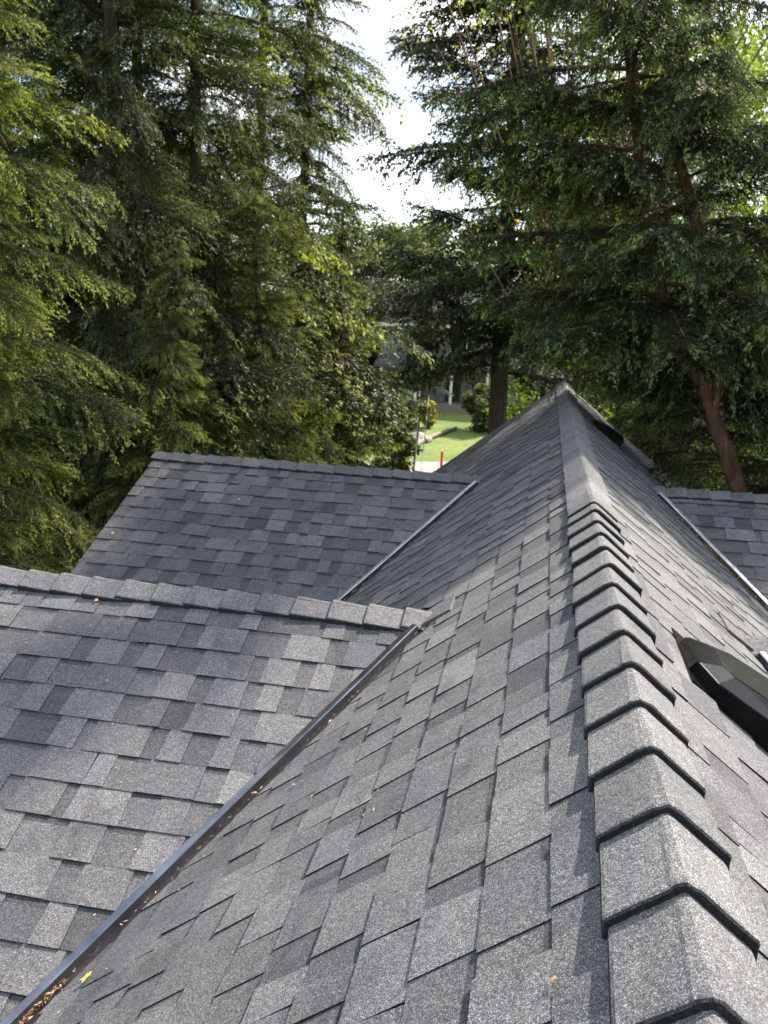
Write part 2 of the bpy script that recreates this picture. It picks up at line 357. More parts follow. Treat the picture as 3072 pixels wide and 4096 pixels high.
# pick the 300 pieces that show largest; the rest of each slope is one part
cand = []
for si, sl in enumerate(slopes):
    for pi, (V, F, tone, poly) in enumerate(sl.pieces):
        q = [proj(p) for p in V[:len(poly)]]
        if any(a is None for a in q): continue
        q2 = q
        for f in (lambda p: p[0], lambda p: 768 - p[0], lambda p: p[1], lambda p: 1024 - p[1]): q2 = clip(q2, f) if q2 else q2
        if not q2: continue
        c = sum((Vector(p) for p in V[:len(poly)]), Vector()) / len(poly)
        if (CAM - c).dot(sl.n) <= 0: continue
        A = area(q2)
        if A > 60 and not hidden(c): cand.append((A, si, pi))
cand.sort(reverse=True); chosen = {(a, b) for _, a, b in cand[:300]}
mid = {0: 'main', 1: 'main'}
for si, sl in enumerate(slopes):
    # the boarding under the shingles
    if sl.name == 'main':
        sd_ = -1 if sl.v.x < 0 else 1
        gs = sorted([g for g in GAB if g['s'] == sd_], key=lambda g: g['y'])
        outline = [(Y0, 0.0), (Y0, VM)]
        for g in gs:
            a = (g['z'] - ZE) / TG; vj = -g['z'] / T / cT
            if g is gs[0]: outline += [(g['y'] - a, VM), (g['y'], vj)]
            else: outline += [((gs[0]['y'] + g['y']) / 2, min(VM, (-gs[0]['z'] + TG * (g['y'] - gs[0]['y']) / 2) / T / cT)), (g['y'], vj), (g['y'] + a, VM)]
        outline += [(YEND, VM), (YEND, 0.0)]
    else:
        vm = max(p[1] for V, F, t_, poly in sl.pieces for p in poly)
        g = [g for g in GAB if abs(g['y'] - sl.o.y) < 1e-6 and g['s'] == (1 if sl.u.x > 0 else -1)][0]
        outline = [(-g['z'] / T, 0), (XR, 0), (XR, vm), ((-g['z'] + TG * cG * vm) / T, vm)]
    n = len(outline)
    V = [warp(sl.P(u, v, -0.003)) for u, v in outline] + [warp(sl.P(u, v, -0.03)) for u, v in outline]
    F = [tuple(range(n)), tuple(range(2 * n - 1, n - 1, -1))] + [(i, (i + 1) % n, (i + 1) % n + n, i + n) for i in range(n)]
    deck = mesh_obj('roof_slope', V, F, M['deck'], house)
    mb = MB()
    for pi, (V, F, tone, poly) in enumerate(sl.pieces):
        if (si, pi) in chosen:
            mesh_obj('shingle', V, F, M['shingle'], deck, tone=tone)
        else: mb.add(V, F, 0); mb.t[-len(F):] = tone
    o = mb.build('shingle_field', M['shingle'], deck); o['kind'] = 'stuff'

# ridge caps: bent shingles, each with a thick rounded butt lapping over the next
def ridge_cap(base, along, half, tL, tR, length, hb, ht, tone, name='ridge_cap', jit=0.0):
    """base: ridge point under the butt; along: unit vector from the butt to the covered end; tL, tR: slopes of the two planes"""
    along = Vector(along); side = Vector((along.y, -along.x, 0)).normalized(); up = Vector((0, 0, 1))
    prof = [(0.008, -0.004), (0.005, hb * 0.32), (-0.001, hb * 0.36), (-0.001, hb * 0.80), (0.002, hb * 0.95), (0.007, hb), (length * 0.5, hb + (ht - hb) * 0.5), (length, ht)]
    V = []; n = len(prof); sk = random.uniform(-jit, jit); wj = random.uniform(-0.005, 0.004); hb *= random.uniform(0.85, 1.12); tone_e = 0
    S = [-1, -0.985, -0.93, -0.55, -0.12, -0.06, -0.03, 0, 0.03, 0.06, 0.12, 0.55, 0.93, 0.985, 1]; m = len(S)
    wob = [random.gauss(0, 0.0007) for _ in range(m)]; tilt = random.uniform(-0.045, 0.045)
    for (a, h) in prof:
        for i, s in enumerate(S):
            w_ = (half + wj) * s; tt = tL if s < 0 else tR; c = 1 / math.hypot(1, tt)
            rr = 0.005; q = abs(w_); lat = q * c
            drop = q * c * tt if q > rr else (q * q / (2 * rr) + rr / 2) * c * tt
            f = min(1, q / rr); nx = tt * c * (1 if s > 0 else -1) * f; nz_ = c * f + (1 - f)
            edge = 1.0 if abs(s) < 0.95 else (0.93 if abs(s) < 0.99 else 0.7)
            hh = (h * edge + wob[i] * min(1, h / hb)) if h > 0 else h
            p = Vector(base) + along * (a + (wob[i] * 0.8 + tilt * w_ if a < length * 0.9 else 0)) + side * (lat * (1 if s > 0 else -1) + nx * hh + sk) + up * (-drop + nz_ * hh)
            V.append(warp(p))
    F = []; T2 = []
    for j in range(n - 1):
        for i in range(m - 1):
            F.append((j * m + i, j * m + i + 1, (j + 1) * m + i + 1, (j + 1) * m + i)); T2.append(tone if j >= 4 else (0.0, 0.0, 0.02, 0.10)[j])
    # skirts down both edges
    b0 = len(V)
    for j in range(n):
        for i in (0, m - 1):
            p = Vector(V[j * m + i]); V.append(tuple(p - up * (max(prof[j][1], 0) + 0.003)))
    for j in range(n - 1):
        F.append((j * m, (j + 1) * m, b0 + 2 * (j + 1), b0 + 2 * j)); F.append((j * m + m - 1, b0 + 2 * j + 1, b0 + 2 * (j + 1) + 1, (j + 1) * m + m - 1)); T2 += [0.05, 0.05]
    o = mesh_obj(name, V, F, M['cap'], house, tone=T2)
    return o
CAPE = 0.203; YC = 3.7312
for i in range(0, 26):                           # near run, butts towards the camera
    y = YC - CAPE * i + random.uniform(-0.004, 0.004)
    if i == 0: y = YC - 0.065
    L = (YC - y if i == 0 else CAPE) + 0.02
    if y < Y0: break
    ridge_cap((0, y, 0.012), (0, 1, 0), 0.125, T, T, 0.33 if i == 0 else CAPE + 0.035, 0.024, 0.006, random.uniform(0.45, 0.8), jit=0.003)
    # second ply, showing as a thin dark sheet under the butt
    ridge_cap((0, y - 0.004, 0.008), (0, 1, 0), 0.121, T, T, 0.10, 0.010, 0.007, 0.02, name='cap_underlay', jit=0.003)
y = YC + 0.02
while y < YEND - 0.16:                           # far run, butts away from the camera
    y += CAPE; yb = YEND + 0.01 if y > YEND - 0.16 else y
    ridge_cap((0, yb, 0.012), (0, -1, 0), 0.125, T, T, CAPE + 0.035, 0.019, 0.006, random.uniform(0.6, 0.85), jit=0.002)
for g in GAB:
    x = XR + 0.015; xj = -g['z'] / T
    while x > xj + 0.05:
        ridge_cap((g['s'] * x, g['y'], g['z'] + 0.012), (-g['s'], 0, 0), 0.112, TG, TG, 0.168 + 0.03, 0.022, 0.005, random.uniform(0.45, 0.85), jit=0.003)
        x -= 0.168
    # the run dies out on the main slope: a flat tab climbs it
    s_ = g['s']; sl = slopes[0] if s_ < 0 else slopes[1]
    vj = xj / cT
    pl = [(g['y'] - 0.11, vj - 0.02), (g['y'] - 0.085, vj + 0.13), (g['y'] + 0.085, vj + 0.13), (g['y'] + 0.11, vj - 0.02)]
    V = [warp(sl.P(u, v - 0.10, 0.020 if k in (1, 2) else 0.016)) for k, (u, v) in enumerate(pl)] + [warp(sl.P(u, v - 0.10, 0.0)) for u, v in pl]
    mesh_obj('ridge_cap', V, [(0, 1, 2, 3), (4, 7, 6, 5), (0, 4, 5, 1), (1, 5, 6, 2), (2, 6, 7, 3), (3, 7, 4, 0)], M['cap'], house, tone=[0.4] * 6)

# valley flashings: black metal with a raised rib
def valley(g, sy):
    s_ = g['s']; xj = -g['z'] / T
    a = (g['z'] - ZE) / TG
    oth = [o for o in GAB if o['s'] == s_ and o is not g][0]
    if (oth['y'] - g['y']) * sy > 0: a = abs(oth['y'] - g['y']) / 2
    A = Vector((s_ * (xj + 0.05), g['y'] + sy * 0.05 * T / TG, g['z'] - T * 0.05)); B = Vector((s_ * (xj + a * TG / T + 0.02), g['y'] + sy * (a + 0.03), g['z'] - TG * a - 0.01))
    d = (B - A).normalized(); nm = Vector((s_ * sT, 0, cT)); ng = Vector((0, sy * sG, cG))
    m1 = d.cross(nm).normalized(); m1 = m1 if (m1.x * s_) < 0 else -m1     # on the main slope, away from the valley
    g1 = d.cross(ng).normalized(); g1 = g1 if g1.dot(m1) < 0 else -g1
    upv = (nm + ng).normalized()
    cs = [m1 * 0.10 - nm * 0.0015, m1 * 0.05 - nm * 0.001, m1 * 0.018 + nm * 0.002, m1 * 0.013 + upv * 0.030, m1 * 0.009 + upv * 0.036, g1 * 0.018 + upv * 0.034, g1 * 0.023 + upv * 0.030, g1 * 0.027 - ng * 0.0015, g1 * 0.10 - ng * 0.0015]
    mb = MB(); K = 14; n = len(cs)
    V = [warp(A.lerp(B, k / K) + c) for k in range(K + 1) for c in cs]
    F = [(k * n + i, k * n + i + 1, (k + 1) * n + i + 1, (k + 1) * n + i) for k in range(K) for i in range(n - 1)]
    o = mesh_obj('valley_flashing', V, F, M['sky_sheen_metal'] if g['y'] > 6 else M['metal'], house); o.data.materials.append(M['gutter'])
    for k, p in enumerate(o.data.polygons): p.material_index = 1 if k % (n - 1) in (0, 1, 2, n - 2) else 0  # wings and rib flank darkened: reflection of the dark roof put into colour
    so = o.modifiers.new('solid', 'SOLIDIFY'); so.thickness = 0.0012; so.offset = -1
    return A, B, m1, nm
VAL = {}
for gi, g in enumerate(GAB):
    for sy in (-1, 1): VAL[(gi, sy)] = valley(g, sy)

# roof vents on the right-hand slope
def vent(uy, vs, sc=1.0):
    sl = slopes[1]
    o = empty('roof_vent', (0, 0, 0)); o.parent = house; o.location = Vector(sl.P(uy, vs, 0)) - house.location
    W = lambda a, b, h: sl.P(uy + a * sc, vs + b * sc, 0.012 + (h - 0.012) * sc * sc if h > 0.012 else h)
    mb = MB()                                    # flange
    fl = [(-0.18, -0.008), (0.235, -0.008), (0.235, 0.39), (-0.18, 0.39)]
    mb.add([W(a, b, 0.013) for a, b in fl] + [W(a, b, 0.004) for a, b in fl], [(0, 1, 2, 3), (0, 4, 5, 1), (1, 5, 6, 2), (2, 6, 7, 3), (3, 7, 4, 0)])
    mb.build('flange', M['vent'], o)
    # hood outline (a along the ridge, b down the slope): chamfered at the uphill corners
    base = [(-0.10, 0.0), (0.10, 0.0), (0.22, 0.11), (0.22, 0.36), (-0.17, 0.36), (-0.17, 0.055)]
    r1 = [(a, b) for a, b in base]; H1 = [0.048, 0.048, 0.055, 0.085, 0.085, 0.052]
    top = [(-0.055, 0.075), (0.075, 0.075), (0.145, 0.145), (0.145, 0.33), (-0.09, 0.33), (-0.09, 0.105)]; H2 = [0.078, 0.078, 0.088, 0.118, 0.118, 0.084]
    V = [W(a, b, 0.012) for a, b in base] + [W(a, b, h) for (a, b), h in zip(r1, H1)] + [W(a, b, h) for (a, b), h in zip(top, H2)]
    F = [(i, i + 6, (i + 1) % 6 + 6, (i + 1) % 6) for i in range(6)] + [(i + 6, i + 12, (i + 1) % 6 + 12, (i + 1) % 6 + 6) for i in range(6)] + [tuple(range(12, 18))]
    h = mesh_obj('hood', V, F, M['vent'], o)
    bv = h.modifiers.new('bevel', 'BEVEL'); bv.width = 0.004; bv.segments = 2; bv.limit_method = 'ANGLE'; bv.angle_limit = R(12)
    # slotted uphill lip
    mb = MB()
    V = [W(-0.098, -0.006, 0.014), W(0.098, -0.006, 0.014), W(0.098, -0.006, 0.044), W(-0.098, -0.006, 0.044), W(-0.098, 0.004, 0.014), W(0.098, 0.004, 0.014), W(0.098, 0.004, 0.044), W(-0.098, 0.004, 0.044)]
    mb.add(V, [(0, 1, 2, 3), (0, 4, 5, 1), (3, 2, 6, 7), (0, 3, 7, 4), (1, 5, 6, 2)])
    mb.build('lip', M['vent'], o)
    return o
vent(2.46, 0.272); vent(8.50, 0.305, 0.93)

# walls, fascias, gutters, soffits
wl = MB()
wl.box((-1.5, Y0 + 0.3, -6.7), (1.5, YEND - 0.3, -1.5)); wl.build('wall', M['siding'], house)
for s_ in (-1, 1):
    for g in [g for g in GAB if g['s'] == s_]:
        a = (g['z'] - ZE) / TG - 0.15; wx = 3.35
        mb = MB(); x0, x1 = s_ * 1.45, s_ * wx
        V = []
        for x in (x0, x1): V += [(x, g['y'] - a, -6.7), (x, g['y'] + a, -6.7), (x, g['y'] + a, ZE - 0.02), (x, g['y'], g['z'] - 0.05), (x, g['y'] - a, ZE - 0.02)]
        mb.add(V, [(0, 1, 2, 3, 4), (5, 9, 8, 7, 6), (0, 5, 6, 1), (0, 4, 9, 5), (1, 6, 7, 2)]); mb.build('wall', M['siding'], house)
        # rake boards
        for sy in (-1, 1):
            aa = (g['z'] - ZE) / TG; mb = MB(); x0 = s_ * (XR - 0.03); x1 = s_ * (XR - 0.005)
            V = [(x0, g['y'], g['z'] - 0.032), (x1, g['y'], g['z'] - 0.032), (x1, g['y'], g['z'] - 0.2), (x0, g['y'], g['z'] - 0.2)]
            V += [(p[0], p[1] + sy * aa, p[2] - aa * TG) for p in V]
            mb.add(V, [(0, 1, 2, 3), (4, 7, 6, 5), (0, 4, 5, 1), (1, 5, 6, 2), (2, 6, 7, 3), (3, 7, 4, 0)]); mb.build('fascia', M['gutter'], house)
def gutter(P0, P1, out):
    P0, P1, out = Vector(P0), Vector(P1), Vector(out)
    cs = [(-0.0, 0.0), (0.0, -0.10), (0.09, -0.10), (0.12, -0.03), (0.12, 0.0), (0.113, 0.0), (0.113, -0.028), (0.085, -0.092), (0.006, -0.092), (0.006, 0.0)]
    V = [tuple(P + out * a + Vector((0, 0, b))) for P in (P0, P1) for a, b in cs]; n = len(cs)
    mesh_obj('gutter', V, [(i, (i + 1) % n, (i + 1) % n + n, i + n) for i in range(n)] + [tuple(range(n)), tuple(range(2 * n - 1, n - 1, -1))], M['gutter'], house)
for s_ in (-1, 1):
    g0 = [g for g in GAB if g['s'] == s_][0]; g1 = [g for g in GAB if g['s'] == s_][1]
    ya = g0['y'] - (g0['z'] - ZE) / TG; yb = g1['y'] + (g1['z'] - ZE) / TG
    gutter((s_ * 1.70, Y0, ZE - 0.02), (s_ * 1.70, ya, ZE - 0.02), (s_, 0, 0))
    gutter((s_ * 1.70, yb, ZE - 0.02), (s_ * 1.70, YEND, ZE - 0.02), (s_, 0, 0))
    gutter((s_ * 1.84, ya + 0.02, ZE - 0.02), (s_ * XR, ya + 0.02, ZE - 0.02), (0, -1, 0))

# leaf litter in the valleys
def flakes(name, spots, cols, parent=None):
    V, F, T_ = [], [], []
    for (P, n, size, tone) in spots:
        n = Vector(n).normalized(); a = n.cross(Vector((random.gauss(0, 1), random.gauss(0, 1), random.gauss(0, 1)))).normalized(); b = n.cross(a)
        P = Vector(P); k = len(V); s1 = size; s2 = size * random.uniform(0.25, 0.5)
        V += [P - a * s1, P - b * s2 + n * size * 0.2, P + a * s1 + n * size * random.uniform(0, 0.5), P + b * s2 + n * size * 0.1]
        F += [(k, k + 1, k + 2), (k, k + 2, k + 3)]; T_ += [tone, tone]
    return mesh_obj(name, V, F, cols, tone=T_)
m, t, b = newmat('leaf_litter', 0.8)
a_ = N(t, 'ShaderNodeAttribute', attribute_name='tone')
t.links.new(ramp(t, [(0.0, (0.05, 0.03, 0.018)), (0.4, (0.22, 0.11, 0.05)), (0.7, (0.45, 0.24, 0.11)), (1.0, (0.5, 0.42, 0.25))], a_.outputs['Fac']).outputs[0], b.inputs['Base Color'])
M['litter'] = m
spots = []
def scatter_valley(key, f0, f1, cnt, spread, w0=0.02, zh=0.012):
    A, B, m1, nm = VAL[key]
    for _ in range(cnt):
        f = random.uniform(f0, f1); q = A.lerp(B, f) + m1 * (w0 + abs(random.gauss(0, spread))) + nm * (0.012 * random.random() + 0.004)
        spots.append((warp(q), nm + Vector((random.gauss(0, .4), random.gauss(0, .4), 0)), random.uniform(0.004, 0.011), random.random()))
scatter_valley((0, -1), 0.80, 1.02, 430, 0.016, 0.030); scatter_valley((0, -1), 0.0, 0.85, 120, 0.010, 0.046)
scatter_valley((1, -1), 0.0, 1.0, 120, 0.010, 0.040); scatter_valley((3, -1), 0.1, 1.0, 650, 0.012, 0.024); scatter_valley((2, -1), 0.0, 1.0, 160, 0.02)
o = flakes('leaf_litter', spots, M['litter']); tagit(o, 'brown conifer needles and dead leaf bits gathered along the roof valleys', kind='stuff')
# loose bits on the shingles
spots = []
def on_roof(x, y): return Vector((x, y, roofz(x, y)))
for _ in range(750):
    x = -random.uniform(0.15, 3.4); y = random.uniform(1.4, 6.5)
    if random.random() < 0.55: x = -random.uniform(1.5, 2.9); y = random.uniform(1.9, 3.4)
    z = roofz(x, y); spots.append((Vector((x, y, z + 0.013)) , (-0.3, -0.2, 1), random.uniform(0.002, 0.0075), random.uniform(0.2, 1)))
o = flakes('needle_litter', spots, M['litter']); tagit(o, 'scattered fine conifer needles and seed scales on the charcoal shingles', kind='stuff')
def fallen_leaf(x, y, size, label, col, group=None):
    mt, t, b = newmat('fallen_leaf', 0.6); b.inputs['Base Color'].default_value = (*col, 1)
    z = roofz(x, y) + 0.018; mb = MB(); n = 9; rr = random.uniform(0, 6)
    e = 0.01; gx = (roofz(x + e, y) - roofz(x - e, y)) / 2 / e; gy = (roofz(x, y + e) - roofz(x, y - e)) / 2 / e
    V = [(x, y, z + size * 0.25)]
    for k in range(n):
        an = rr + 2 * math.pi * k / n; r_ = size * (1.0 if k % 2 else 0.55); dx, dy = r_ * math.cos(an), r_ * math.sin(an)
        V.append((x + dx, y + dy, z + dx * gx + dy * gy + random.uniform(-.1, .3) * size))
    mb.add(V, [(0, 1 + k, 1 + (k + 1) % n) for k in range(n)])
    o = mb.build('fallen_leaf', mt, origin=(x, y, z)); so = o.modifiers.new('s', 'SOLIDIFY'); so.thickness = 0.0006
    tagit(o, label, 'leaf', group)
def leaf_at(xp, yp, size, label, col):
    v = px(xp, yp); lo, hi = 0.5, 12.0
    f = lambda t_: (CAM + v * t_).z - roofz((CAM + v * t_).x, (CAM + v * t_).y)
    t_ = lo
    while t_ < hi and f(t_) > 0: t_ += 0.01
    P = CAM + v * t_; fallen_leaf(P.x, P.y, size, label, col)
leaf_at(186, 2124, 0.020, 'yellow green leaf caught in the valley litter at the bottom left', (0.62, 0.60, 0.05))
leaf_at(209, 1305, 0.012, 'small tan leaf just below the ridge of the nearest left gable', (0.55, 0.30, 0.15))
leaf_at(243, 1157, 0.014, 'small tan leaf near the sloping edge of the farther left gable', (0.55, 0.38, 0.25))
leaf_at(232, 1480, 0.010, 'small brown leaf halfway down the nearest left gable', (0.40, 0.18, 0.09))
leaf_at(516, 1083, 0.012, 'small pinkish leaf near the top of the farther left gable', (0.55, 0.33, 0.24))
leaf_at(1206, 985, 0.022, 'brown leaf beside the far part of the main ridge', (0.40, 0.22, 0.12))
leaf_at(633, 1708, 0.009, 'orange scrap of leaf in the middle of the main left slope', (0.62, 0.24, 0.10))
leaf_at(1194, 2140, 0.006, 'tiny brown leaf on the near shingles beside the ridge caps', (0.35, 0.2, 0.1))

# ------------------------------------------------------------------ trees
def frond(nt_, leaf_len, leaf_w, droop, hang, spread, seed, step, tipup=0.0, L=1.0):
    """one bough of unit length along +x: rachis, side twigs, leaf triangles; returns vertex triples and tones"""
    r = np.random.default_rng(seed); tri = []; tone = []
    def rach(t): return np.stack([t * (1 - 0.12 * t), 0.04 * np.sin(t * 4 + seed), 0.10 * t - droop * t ** 1.8 + tipup * np.maximum(0, t - .7) ** 2], -1)
    P_, D_, L_ = [], [], []
    for i in range(nt_):
        t = 0.08 + 0.92 * (i + r.uniform(-.3, .3)) / nt_; t = min(max(t, 0.03), 1.0)
        for s in (-1, 1):
            l = spread * (1 - t) ** 0.75 * r.uniform(0.55, 1.15) * (0.35 + min(1, t * 2.2) * 0.65) + 0.05
            p0 = rach(np.array(t)); ang = R(58) * r.uniform(0.75, 1.15)
            d = np.array([math.cos(ang), s * math.sin(ang), r.normal(0.02, 0.22)]); l *= r.uniform(.6, 1.25)
            n = max(3, int(l / step)); q = np.linspace(0, 1, n)[:, None]
            pts = p0 + d * (q * l) + np.array([0, 0, -1]) * (hang * l * q ** 1.7) + r.normal(0, 0.004, (n, 3))
            dirs = np.gradient(pts, axis=0); dirs /= np.linalg.norm(dirs, axis=1)[:, None] + 1e-9
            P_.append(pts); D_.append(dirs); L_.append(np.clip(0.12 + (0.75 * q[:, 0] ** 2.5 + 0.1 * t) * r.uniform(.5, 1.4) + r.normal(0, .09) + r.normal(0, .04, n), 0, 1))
    P = np.concatenate(P_); D = np.concatenate(D_); Lq = np.concatenate(L_)
    out, tn = [], []
    for s in (-1, 1, 0):
        n = len(P); up = np.array([0, 0, 1.0]) + r.normal(0, .45, (n, 3))
        sd2 = np.cross(D, up); sd2 /= np.linalg.norm(sd2, axis=1)[:, None] + 1e-9
        dd = D * r.uniform(.5, 1, (n, 1)) + sd2 * s * r.uniform(.5, 1.1, (n, 1)) + np.array([0, 0, -1]) * r.uniform(-.1, .45, (n, 1)); dd /= np.linalg.norm(dd, axis=1)[:, None]
        wv = np.cross(dd, up); wv /= np.linalg.norm(wv, axis=1)[:, None] + 1e-9
        ll = leaf_len * r.uniform(.6, 1.3, (n, 1)); ww = leaf_w * r.uniform(.6, 1.3, (n, 1))
        a = P + r.normal(0, .006, (n, 3))
        out.append(np.stack([a - wv * ww * .5, a + wv * ww * .5, a + dd * ll], 1)); tn.append(np.clip(Lq + r.normal(0, .08, n), 0, 1))
    return np.concatenate(out), np.concatenate(tn), rach
LIB = {}
def lib(kind, lod):
    k = (kind, lod)
    if k not in LIB:
        spec = {'cedar': dict(droop=0.60, hang=0.85, spread=0.42, tipup=1.0), 'hemlock': dict(droop=0.50, hang=0.8, spread=0.40, tipup=0.0),
                'spruce': dict(droop=0.25, hang=0.75, spread=0.40, tipup=0.6), 'fir': dict(droop=0.22, hang=0.45, spread=0.42, tipup=0.3)}[kind]
        q = {5: (48, 0.023, 0.0072, 0.0112), 6: (30, 0.036, 0.015, 0.020), 0: (24, 0.034, 0.014, 0.022), 1: (17, 0.047, 0.023, 0.032), 2: (9, 0.085, 0.045, 0.06)}[lod]
        LIB[k] = [frond(q[0], q[1], q[2], spec['droop'] * f, spec['hang'], spec['spread'], 10 + i, q[3], spec['tipup']) for i, f in enumerate((0.8, 1.0, 1.25, 0.95))]
    return LIB[k]
def crown_from(name, parent, boughs, kind, lod, mat, limbs, basetone=0.0):
    """boughs: (origin, azimuth, pitch, length, roll)"""
    r = np.random.default_rng(len(boughs) * 7 + lod); VV, TT = [], []
    for (o, az, pit, ln, rl) in boughs:
        fr = lib(kind, lod); V, tn, rach = fr[r.integers(len(fr))]
        ca, sa = math.cos(az), math.sin(az); cp, sp = math.cos(pit), math.sin(pit); cr, sr = math.cos(rl), math.sin(rl)
        X = V * np.array([1, r.choice([-1, 1]) * r.uniform(.8, 1.1), 1.0])
        y, z = X[..., 1] * cr - X[..., 2] * sr, X[..., 1] * sr + X[..., 2] * cr
        x2, z2 = X[..., 0] * cp - z * sp, X[..., 0] * sp + z * cp
        W = np.stack([x2 * ca - y * sa, x2 * sa + y * ca, z2], -1) * ln + np.array(o)
        VV.append(W); TT.append(np.clip(tn + r.normal(0, .08) + basetone, 0, 1))
        if limbs is not None and ln > 0.5:
            tq = np.linspace(0, 0.85, 5); c = rach(tq); x2 = c[:, 0] * cp - c[:, 2] * sp; z2 = c[:, 0] * sp + c[:, 2] * cp
            pts = np.stack([x2 * ca - c[:, 1] * sa, x2 * sa + c[:, 1] * ca, z2], -1) * ln + np.array(o)
            limbs.tube([tuple(p) for p in pts], [0.009 * ln * (1 - 0.8 * q) + 0.003 for q in tq], 4, cap=False)
    V = np.concatenate(VV).reshape(-1, 3) - np.array(worldloc(parent)); T_ = np.concatenate(TT); nf = len(V) // 3
    me = bpy.data.meshes.new(name); me.vertices.add(len(V)); me.vertices.foreach_set('co', V.astype(np.float32).ravel())
    me.loops.add(nf * 3); me.loops.foreach_set('vertex_index', np.arange(nf * 3, dtype=np.int32))
    me.polygons.add(nf); me.polygons.foreach_set('loop_start', np.arange(0, nf * 3, 3, dtype=np.int32)); me.polygons.foreach_set('loop_total', np.full(nf, 3, dtype=np.int32))
    a = me.attributes.new('tone', 'FLOAT', 'FACE'); a.data.foreach_set('value', T_.astype(np.float32))
    me.materials.append(mat); me.update(calc_edges=True)
    o = bpy.data.objects.new(name, me); COL.objects.link(o); o.parent = parent
    TRI[0] += nf
    return o
FM = {}
def boughs_from(parent, boughs, kind, lod, mat, limbs):
    """each bough is a part of its own; alike boughs share mesh data"""
    r = np.random.default_rng(len(boughs) * 7 + lod); key = (kind, lod, mat.name)
    if key not in FM:
        FM[key] = []
        for V, tn, rach in lib(kind, lod):
            V = V.reshape(-1, 3); nf = len(V) // 3; me = bpy.data.meshes.new('bough'); me.vertices.add(len(V)); me.vertices.foreach_set('co', V.astype(np.float32).ravel())
            me.loops.add(nf * 3); me.loops.foreach_set('vertex_index', np.arange(nf * 3, dtype=np.int32))
            me.polygons.add(nf); me.polygons.foreach_set('loop_start', np.arange(0, nf * 3, 3, dtype=np.int32)); me.polygons.foreach_set('loop_total', np.full(nf, 3, dtype=np.int32))
            a = me.attributes.new('tone', 'FLOAT', 'FACE'); a.data.foreach_set('value', tn.astype(np.float32)); me.materials.append(mat); me.update(calc_edges=True); TRI[0] += nf
            FM[key].append((me, rach))
    pl = worldloc(parent)
    for (o, az, pit, ln, rl) in boughs:
        me, rach = FM[key][r.integers(len(FM[key]))]
        ob = bpy.data.objects.new('bough', me); COL.objects.link(ob); ob.parent = parent; ob.location = Vector(o) - pl
        ob.rotation_mode = 'QUATERNION'; ob.rotation_quaternion = (Matrix.Rotation(az, 3, 'Z') @ Matrix.Rotation(-pit, 3, 'Y') @ Matrix.Rotation(rl, 3, 'X')).to_quaternion()
        ob.scale = (ln, ln * r.choice([-1, 1]) * r.uniform(.85, 1.15), ln)
        if ln > 0.5:
            tq = np.linspace(0, 0.85, 5); c = rach(tq); M3 = ob.rotation_quaternion.to_matrix()
            limbs.tube([Vector(o) + M3 @ (Vector((c[k, 0], c[k, 1] * 0 , c[k, 2])) * ln) for k in range(5)], [0.009 * ln * (1 - 0.8 * q) + 0.003 for q in tq], 4, cap=False)
TRI = [0]
def conifer(base, height, spread, kind, lod, mat, bark, label, cat='tree', name='conifer', z0=0.12, nb=90, tr=0.22, lean=(0, 0), seed=1, az=None, group=None, basetone=0.0, sparse=1.0, inner=1, notch=None):
    r = random.Random(seed); base = Vector(base); t = empty(name, base, label, cat, group); mb = MB()
    axis = lambda h: base + Vector((lean[0] * h + 0.12 * math.sin(h * 5 + seed), lean[1] * h + 0.12 * math.cos(h * 4 + seed), height * h))
    K = 12
    mb.tube([axis(k / K) for k in range(K + 1)], [tr * (1 - 0.93 * k / K) + 0.01 for k in range(K + 1)], 9)
    bo = []
    for i in range(nb):
        h = z0 + (1 - z0) * ((i + r.random()) / nb) ** 0.95; a = (az if az is None else None) or i * 2.39996 + r.uniform(-.5, .5)
        if az is not None: a = r.uniform(*az)
        ln = spread * ((1 - h) ** 0.75 * 0.95 + 0.10) * r.uniform(0.45, 1.3) * sparse
        if notch and notch[0] < axis(h).z < notch[1] and math.cos(a) < 0.35: ln *= 0.6
        bo.append((tuple(axis(min(h, .99))), a, R(r.gauss(0, 14) + 22 * h), ln, r.gauss(0, .4)))
        if inner and (i % 2 == 0 or (lod >= 5 and nb < 146)):
            toc = math.atan2(CAM.y - base.y, CAM.x - base.x)
            for _ in range(inner): bo.append((tuple(axis(min(h + r.uniform(-.01, .01), .99))), (toc + r.gauss(0, .8)) if lod >= 5 else r.uniform(0, 6.28), R(r.uniform(-5, 35)), ln * r.uniform(.3, .55) + .15, r.uniform(-.6, .6)))
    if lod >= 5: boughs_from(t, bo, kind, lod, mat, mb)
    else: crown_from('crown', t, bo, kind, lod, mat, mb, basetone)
    mb.build('trunk', bark, t, smooth=True)
    return t
def base_at(xp, dist):                              # ground point below an image column
    v = px(xp, 900); v = Vector((v.x, v.y, 0)).normalized(); p = Vector((CAM.x, 0, 0)) + v * dist
    return (p.x, p.y, gz(p.x, p.y))
